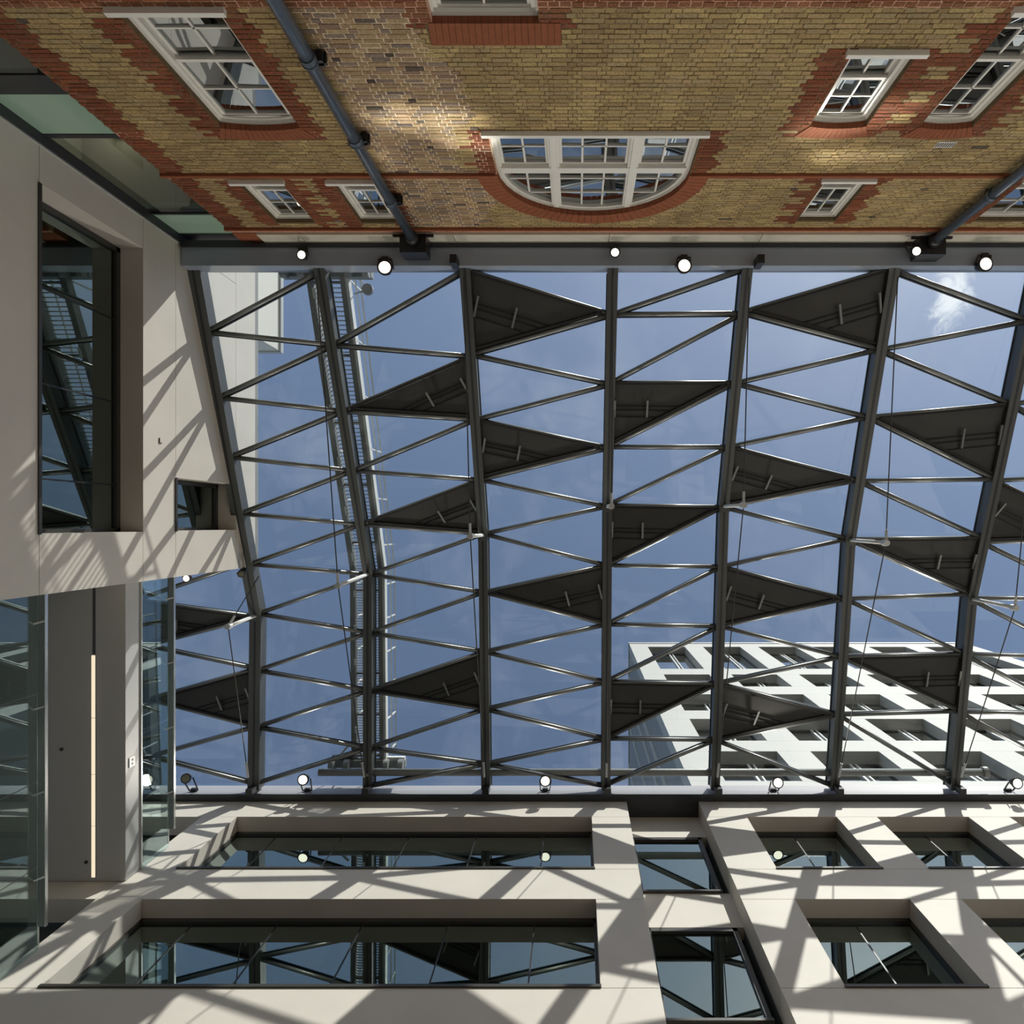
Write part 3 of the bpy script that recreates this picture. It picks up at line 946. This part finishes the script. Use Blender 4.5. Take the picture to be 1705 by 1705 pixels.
UP = Vector((0, 0, 1))
def uniq(pts):
    r = []
    for q in pts:
        if not any((q - s).length < 0.12 for s in r): r.append(q)
    return r
def vent(tri):
    # opening smoke flap: frame, leaf, raised seams and two chain rods. tri[0] is the apex, tri[1] and tri[2] the rib side
    e = sub_empty('vent_flap', roof)
    c = (tri[0] + tri[1] + tri[2]) / 3
    n = (tri[1] - tri[0]).cross(tri[2] - tri[0]).normalized()
    if n.z < 0: n = -n
    ins = [c + (q - c) * 0.90 for q in tri]
    MB().prism([q + n * 0.10 for q in tri], n * 0.05).build('leaf', M['vent'], e)
    fr = MB()
    for i in range(3):
        a, b = ins[i], ins[(i+1) % 3]
        fr.bar(a + n * 0.07, b + n * 0.07, 0.055, 0.07, n)
    fr.build('gasket', M['seam'], e)
    # seams run parallel to the upper (brick-side) edge
    a, b1, b2 = tri
    lo, hi = (b1, b2) if b1.y < b2.y else (b2, b1)
    sm = MB()
    for f_, w_ in ((0.39, 0.035), (0.455, 0.035), (0.56, 0.03)):
        s0 = lo + (hi - lo) * f_
        s1 = a + (hi - a) * f_
        s0, s1 = s0 + (c - s0) * 0.05, s1 + (s0 - s1) * 0.05
        sm.bar(s0 + n * 0.09, s1 + n * 0.09, w_, 0.03, n)
    sm.build('seam', M['seam'], e)
    s0 = lo + (hi - lo) * 0.54; s1 = a + (hi - a) * 0.54
    d = (a - lo).normalized()
    w_ = n.cross(d).normalized()
    if w_.dot(hi - lo) > 0: w_ = -w_
    depth = abs((hi - lo).dot(w_))
    for g in (0.09, 0.66):
        q = s0 + (s1 - s0) * g
        MB().bar(q + n * 0.03, q + w_ * depth * 0.27 - n * 0.03, 0.045, 0.045).build('chain_rod', M['purlin'], e)

for (ka, kb), lst in BAYS.items():
    full = list(lst)
    segs = [(on_rib(ka, va), on_rib(kb, vb)) for va, vb in lst]
    LIFT = UP * 0.10
    for a, b in segs:
        pu = MB().tube(a + LIFT, b + LIFT, 0.052, 14).build('purlin', M['purlin'], roof, True)
        MB().bar(a + UP * 0.185, b + UP * 0.185, 0.115, 0.045).build('glazing_strip', M['beam_dark'], pu)
    # glazing channel above each bar
    vs = VENTS[(ka, kb)]
    G = UP * 0.21
    tops = [(on_rib(ka, 437), on_rib(kb, 437))] if ka != -1 else []
    ends = [(on_rib(ka, 1313), on_rib(kb, 1313))]
    allp = tops + segs + ends
    for i in range(len(allp) - 1):
        idx = i - len(tops)
        poly = uniq([allp[i][0], allp[i][1], allp[i+1][1], allp[i+1][0]])
        if len(poly) < 3: continue
        if (idx, idx + 1) in vs:
            # order apex first
            (a0, b0), (a1, b1) = allp[i], allp[i+1]
            if (a0 - a1).length < 0.12: vent([a0, b0, b1])
            else: vent([b0, a0, a1])
            continue
        pg = [q + G for q in poly]
        MB().prism(pg, UP * 0.02).build('pane', M['roofglass'], roof)
# strut and cable under each rib: tip position in the photograph
TIPS = {0: (380, 1043), 1: (563, 975), 2: (783, 893), 3: (1024, 843), 4: (1238, 841), 5: (1475, 904), 6: (1690, 1012)}
for k, (u, v) in TIPS.items():
    ps = RIBS[k]
    X = ps[1].x
    zt = FPX * X / (u - U0) if k != 3 else 15.4
    tip = Vector((X, (v - V0) / FPX * zt, zt))
    cs = MB().tube(ps[1] - UP * 0.02, tip, 0.045, 10)
    so_ = cs.build('strut', M['gwhite'], roof, True)
    MB().tube(tip + UP * 0.12, tip - UP * 0.06, 0.07, 10).build('clevis', M['alu'], so_)
    c0 = ps[0] + Vector((0.0, 0.25, -0.14)); c1 = ps[2] + Vector((0, -0.45, -0.30))
    if k == 0: c0 = Vector((XL + 0.3, 1.35, tip.z + 0.9))
    MB().tube(c0, tip, 0.014, 6).tube(tip, c1, 0.014, 6).build('cable', M['frame'], roof)
    MB().tube(c1, c1 + (tip - c1).normalized() * 0.45, 0.03, 8).tube(tip, tip + (c0 - tip).normalized() * 0.3, 0.03, 8).build('turnbuckle', M['alu'], roof)
    e1 = ps[2] + Vector((0.05, -0.10, -0.22))
    MB().box(e1.x - 0.10, e1.x + 0.07, e1.y - 0.05, e1.y + 0.1, e1.z - 0.12, e1.z + 0.14).build('anchor_block', M['black'], roof)
    if k in (2, 4):
        sx = -0.16 if k == 2 else 0.16
        MB().box(ps[0].x + sx - 0.07, ps[0].x + sx + 0.07, -5.6, -5.42, 14.35, 14.72).build('anchor_block', M['black'], roof)

# ------------------------------------------------------------------ drainpipes
def drainpipe(x, r, label, collars, ztop=14.35):
    e = empty('drainpipe', (x, YB + 0.16, FLOOR), label, 'pipe', 'drainpipes on the brick wall')
    y = YB + 0.16
    MB().tube((x, y, FLOOR), (x, y, ztop - 0.2), r, 24).build('pipe', M['pipe'], e, True)
    for z in collars:
        MB().tube((x, y, z - 0.05), (x, y, z + 0.05), r * 1.16, 24).tube((x, y, z + 0.05), (x, y, z + 0.075), r * 1.25, 24).build('collar', M['pipe'], e)
        MB().box(x - r * 0.4, x + r + 0.10, YB + 0.012, y, z + 0.10, z + 0.15).box(x + r, x + r + 0.07, YB + 0.012, y, z + 0.05, z + 0.17).build('bracket', M['black'], e)
    h = MB()
    h.box(x - 0.27, x + 0.27, YB + 0.04, YB + 0.42, ztop, ztop + 0.42)
    h.build('hopper', M['black'], e)
    MB().tube((x, y, ztop - 0.22), (x, y, ztop + 0.02), r * 1.25, 20, r * 1.7).build('hopper_neck', M['black'], e, True)
    hb = MB().box(x - 0.42, x + 0.42, YB + 0.04, YB + 0.08, ztop + 0.02, ztop + 0.08).build('hopper_strap', M['black'], e)
drainpipe(-3.37, 0.092, 'blue-grey drainpipe running down beside the half-round window, left of it', [8.66, 10.5, 12.5], 14.2)
drainpipe(7.38, 0.092, 'blue-grey drainpipe at the right end of the brick wall', [8.66, 10.5, 12.27], 14.3)

# ------------------------------------------------------------------ airbrick grille
p = at(1574, 241, 10.93)
ab = empty('air_vent', (p.x, YB, p.z), 'small slotted air vent in the brick below the right drainpipe', 'vent')
MB().box(p.x - 0.15, p.x + 0.15, YB - 0.02, YB + 0.008, p.z - 0.08, p.z + 0.08).build('plate', M['cloudy'], ab)
for i in range(8):
    xx = p.x - 0.13 + 0.26 * i / 7
    MB().box(xx - 0.009, xx + 0.009, YB, YB + 0.012, p.z - 0.06, p.z + 0.06).build('slot', M['black'], ab)

# ------------------------------------------------------------------ spotlights
def floodlight(u, v, Z, r, label, lit, mount, tilt=(0, 0), mat_=None, beam=None):
    c = at(u, v, Z)
    e = empty('spotlight', tuple(c), label, 'light', 'roof spotlights')
    d = Vector((tilt[0], tilt[1], -1)).normalized()
    MB().tube(c, c - d * r * 1.5, r, 20, r * 0.62).build('housing', M['black'], e, True)
    MB().tube(c - d * 0.01, c + d * 0.03, r * 1.08, 20).build('rim', M['black'], e)
    MB().tube(c + d * 0.028, c + d * 0.036, r * 0.84, 24).build('lens', (mat_ or M['lamp']) if lit else M['lens_off'], e)
    if beam:
        # the lamp's own beam
        ld = bpy.data.lights.new('flood_beam', 'SPOT')
        ld.energy, aim = beam
        ld.spot_size = math.radians(112); ld.spot_blend = 1.0
        ld.shadow_soft_size = r
        ld.color = (1.0, 0.93, 0.83)
        lo = bpy.data.objects.new('flood_beam', ld)
        col.objects.link(lo)
        lo.parent = e
        lo.location = d * 0.06
        lo.rotation_euler = (Vector(aim) - c).to_track_quat('-Z', 'Y').to_euler()
    s = d.cross(Vector((0, 1, 0))).normalized()
    m = Vector(mount)
    yk = MB()
    back = c - d * r * 0.7
    for q in (-1, 1):
        yk.bar(back + s * q * r * 1.1, m + s * q * r * 0.9 + Vector((0, 0, 0)), 0.022, 0.03)
    yk.bar(m - s * r * 0.9, m + s * r * 0.9, 0.03, 0.03)
    yk.build('yoke', M['black'], e)
    MB().box(m.x - 0.07, m.x + 0.07, m.y - 0.05, m.y + 0.05, m.z - 0.03, m.z + 0.06).build('mounting_plate', M['black'], e)
names = [('left', 641, 446), ('middle', 1139, 443), ('right', 1640, 440)]
for (w_, u, v), lb_ in zip(names, ['large lit floodlight under the edge beam beside the left drainpipe hopper',
                                  'large lit floodlight under the edge beam, below the half-round window',
                                  'large lit floodlight under the edge beam beside the right drainpipe hopper']):
    c = at(u, v, 14.55)
    floodlight(u, v, 14.55, 0.148, lb_, True, (c.x * 1.01, c.y - 0.24, 14.70), (0.05, 0.05))
for (u, v), lb_ in zip([(503, 425), (1024, 421), (1525, 419)], ['small lit spotlight under the edge beam at the rib nearest the left building',
                                  'small lit spotlight under the edge beam on the middle rib', 'small lit spotlight under the edge beam right by the right hopper']):
    c = at(u, v, 14.45)
    Zs = 14.45 if u < 1500 else 14.15
    c = at(u, v, Zs)
    floodlight(u, v, Zs, 0.098, lb_, True, (c.x * 1.01 if u < 1500 else c.x - 0.06, c.y - 0.22, Zs + 0.19), (-0.05, 0.1))
for (u, v), lb_ in zip([(505, 1298), (908, 1300), (1295, 1303), (1693, 1304)],
        ['lit floodlight on the facade gutter nearest the bridge, below the gantry carriage', 'lit floodlight on the facade gutter above the long window, right end',
         'lit floodlight on the facade gutter over the square windows', 'lit floodlight on the facade gutter at the right edge']):
    c = at(u, v, 18.1)
    floodlight(u, v, 18.1, 0.137, lb_, True, (c.x - 0.02, 7.11, 18.42), (0.0, -0.15), beam=(FLOOD_W, (c.x, YB, 9.5)))
c = at(310, 1296, 18.1)
floodlight(310, 1296, 18.1, 0.12, 'unlit black spotlight on the facade gutter beside the bridge balustrade', False, (c.x + 0.02, 7.11, 18.42), (0.15, -0.2))
c = at(311, 963, 16.5)
floodlight(311, 963, 16.5, 0.085, 'small lit spotlight peeping out behind the lower edge of the left wall', True, (c.x - 0.15, 1.16, 16.62), (0.1, 0.05))
c = at(401, 956, 17.3)
floodlight(401, 956, 17.3, 0.075, 'small unlit black spotlight where the left wall meets the roof rib', False, (c.x - 0.02, 1.16, 17.5), (0.6, 0.3))

# ------------------------------------------------------------------ roof gantry and its rail
rail = empty('gantry_rail', (2.2, 6.62, 18.7), 'long grey tube rail above the glass along the facade', 'rail')
p0, p1 = at(640, 1286, 18.5), at(1636, 1286, 18.5)
p0.x = -6.9
MB().tube(p0, p1, 0.095, 16).build('tube', M['gantry'], rail, True)
MB().tube(p1, p1 + Vector((0.12, 0, 0)), 0.15, 16).build('end_stop', M['gantry'], rail)
for k in range(1, 7):
    X = RIBS[k][2].x
    MB().tube((X, p0.y, 18.3), (X, p0.y, 18.45), 0.04, 8).build('rail_post', M['gantry'], rail)
ga = empty('maintenance_gantry', (-5.7, 0.5, 16), 'white and grey maintenance walkway gantry spanning across the outside of the glass', 'gantry')
GY = [-6.0, 1.2, 6.62]
GZ = [15.75, 18.95, 19.1]
def gp(x, s, dz=0.0):
    # s: 0..1 first leg, 1..2 second leg
    i = 0 if s <= 1 else 1
    t = s - i
    return Vector((x, GY[i] + (GY[i+1] - GY[i]) * t, GZ[i] + (GZ[i+1] - GZ[i]) * t + dz))
for x, m, w_ in ((-6.12, M['gantry'], 0.14), (-5.36, M['gantry'], 0.12), (-5.27, M['gwhite'], 0.07)):
    MB().bar(gp(x, 0), gp(x, 1), w_, 0.22).bar(gp(x, 1), gp(x, 2), w_, 0.22).build('side_beam', m, ga)
slats = MB()
for i in range(150):
    s = 2 * (i + 0.5) / 150
    slats.bar(gp(-6.05, s, 0.05), gp(-5.4, s, 0.05), 0.022, 0.03)
g = slats.build('grating', M['alu'], ga); g['kind'] = 'stuff'
for i in range(10):
    s = 0.06 + 1.9 * i / 9
    MB().bar(gp(-6.1, s, 0.0), gp(-5.3, s, 0.0), 0.05, 0.07).build('cross_member', M['gantry'], ga)
for dz in (0.42, 0.85):
    MB().tube(gp(-5.22, 0, dz), gp(-5.22, 1, dz), 0.022, 6).tube(gp(-5.22, 1, dz), gp(-5.22, 2, dz), 0.022, 6).build('handrail', M['alu'], ga)
MB().tube(gp(-6.2, 0, 1.0), gp(-6.2, 1, 1.0), 0.022, 6).tube(gp(-6.2, 1, 1.0), gp(-6.2, 2, 1.0), 0.022, 6).build('handrail', M['alu'], ga)
for i in range(12):
    s = 0.05 + 1.9 * i / 11
    MB().bar(gp(-5.25, s, 0), gp(-5.22, s, 0.85), 0.035, 0.035, (0, 1, 0)).build('post', M['gwhite'], ga)
    MB().bar(gp(-6.15, s, 0), gp(-6.2, s, 1.0), 0.035, 0.035, (0, 1, 0)).build('post', M['gwhite'], ga)
    MB().tube(gp(-6.05, s + 0.03, -0.13), gp(-6.05, s + 0.06, -0.13), 0.035, 8).build('bolt_lug', M['gwhite'], ga)
for yy, zz in ((6.58, 18.9), (-5.75, 15.8)):
    MB().box(-6.75, -4.7, yy - 0.10, yy + 0.10, zz - 0.02, zz + 0.2).build('carriage_beam', M['gantry'], ga)
    MB().box(-5.2, -4.72, yy - 0.17, yy - 0.02, zz + 0.05, zz + 0.17).build('motor_cover', M['gwhite'], ga)
    for x in (-6.65, -6.25, -5.18, -4.78):
        MB().tube((x - 0.07, yy, zz - 0.1), (x + 0.07, yy, zz - 0.1), 0.16, 16).build('wheel', M['gantry'], ga)
    MB().box(-6.7, -6.2, yy - 0.22, yy - 0.08, zz + 0.02, zz + 0.14).build('brake_box', M['beam_dark'], ga)
    MB().bar((-6.6, yy - 0.1, zz + 0.1), (-6.3, yy - 0.45, zz + 0.2), 0.05, 0.05).build('brace', M['gwhite'], ga)
p = at(612, 482, 16.3)
MB().tube(gp(-5.25, 0.08, 0.3), p, 0.02, 6).tube(gp(-5.25, 0.0, 0.6), p, 0.012, 6).tube(p - Vector((0, 0, 0.05)), p + Vector((0, 0, 0.05)), 0.13, 16).build('ball_antenna', M['gantry'], ga)  # ball antenna held on two thin arms, gives no light

# ------------------------------------------------------------------ office block above the facade, beyond the glass
tw = empty('office_block', (13.4, YF, 18.5), 'tall white office block with square recessed windows beyond the glass', 'building')
XT1 = 23.7
TROWS = [(34.76, 40.95), (30.98, 33.45), (27.0, 29.56), (23.25, 25.83), (19.6, 22.15)]
TC = [(4.22 + 3.27 * q, 6.42 + 3.27 * q) for q in range(6)]
edges = [C0] + [e for w in TC for e in w] + [XT1]
zb = [(18.55, 19.6)] + [(TROWS[i+1][1], TROWS[i][0]) for i in range(len(TROWS) - 1)] + [(TROWS[0][1], 42.0)]
for z0, z1 in zb:
    MB().box(C0, XT1, YF, YF + 0.5, z0 + 0.008, z1 - 0.008).build('spandrel', M['tower'], tw)
for s, h in TROWS:
    for q in range(0, len(edges), 2):
        MB().box(edges[q] , edges[q+1], YF, YF + 0.5, s, h).build('pier', M['tower'], tw)
    for a, b in TC:
        f = MB()
        f.box(a, b, YF + 0.42, YF + 0.5, s, s + 0.07); f.box(a, b, YF + 0.42, YF + 0.5, h - 0.1, h)
        f.box(a, a + 0.06, YF + 0.42, YF + 0.5, s, h); f.box(b - 0.06, b, YF + 0.42, YF + 0.5, s, h)
        w_ = f.build('window', M['frame'], tw)
        m_ = (a + b) / 2 + 0.2
        MB().box(m_ - 0.07, m_ + 0.0, YF + 0.40, YF + 0.5, s, h).box(m_ + 0.12, m_ + 0.17, YF + 0.40, YF + 0.5, s, h).build('mullion', M['gwhite'], w_)
        pane_part(w_, a, b, s, h, YF + 0.47, M['towerglass'])
MB().box(C0 - 0.04, XT1 + 0.04, YF - 0.04, 30, 42.0, 42.25).build('coping', M['alu'], tw)
MB().box(C0, C0 + 0.3, YF + 0.5, 30, 18.5, 42.0).build('side_wall', M['towerside'], tw)
for i, yy in enumerate((9.2, 10.2, 12.0, 14.5)):
    MB().box(C0 - 0.06, C0 + 0.02, yy, yy + 0.25, 18.6, 41.8).build('fin', M['tower'], tw)
MB().box(C0 + 0.3, XT1, 9.5, 30, 18.5, 42.0).build('core', M['room'], tw)
fl = MB()
for s, h in TROWS: fl.box(C0 + 0.3, XT1, YF + 0.5, 9.5, h + 0.1, h + 0.5)
fl.build('floor_slabs', M['room'], tw)
# sunlight that two of the office block's windows throw back through the roof onto the brick wall
back = Vector((-SUN.x, SUN.y, -SUN.z))     # sun ray mirrored in the facade plane
for q in (0, 2):
    a, b = TC[q]; s_, h_ = TROWS[3]
    ld = bpy.data.lights.new('window_glint', 'AREA')
    ld.shape = 'RECTANGLE'
    ld.size = (b - a) * 0.9; ld.size_y = 1.75 * abs(back.y)
    ld.spread = math.radians(3.0)
    ld.energy = GLINT_W
    ld.color = (1.0, 0.95, 0.85)
    lo = bpy.data.objects.new('window_glint', ld)
    col.objects.link(lo)
    lo.location = Vector(((a + b) / 2 - 0.35, YF + 0.40, s_ + 0.75))
    lo.rotation_euler = back.to_track_quat('-Z', 'Z').to_euler()
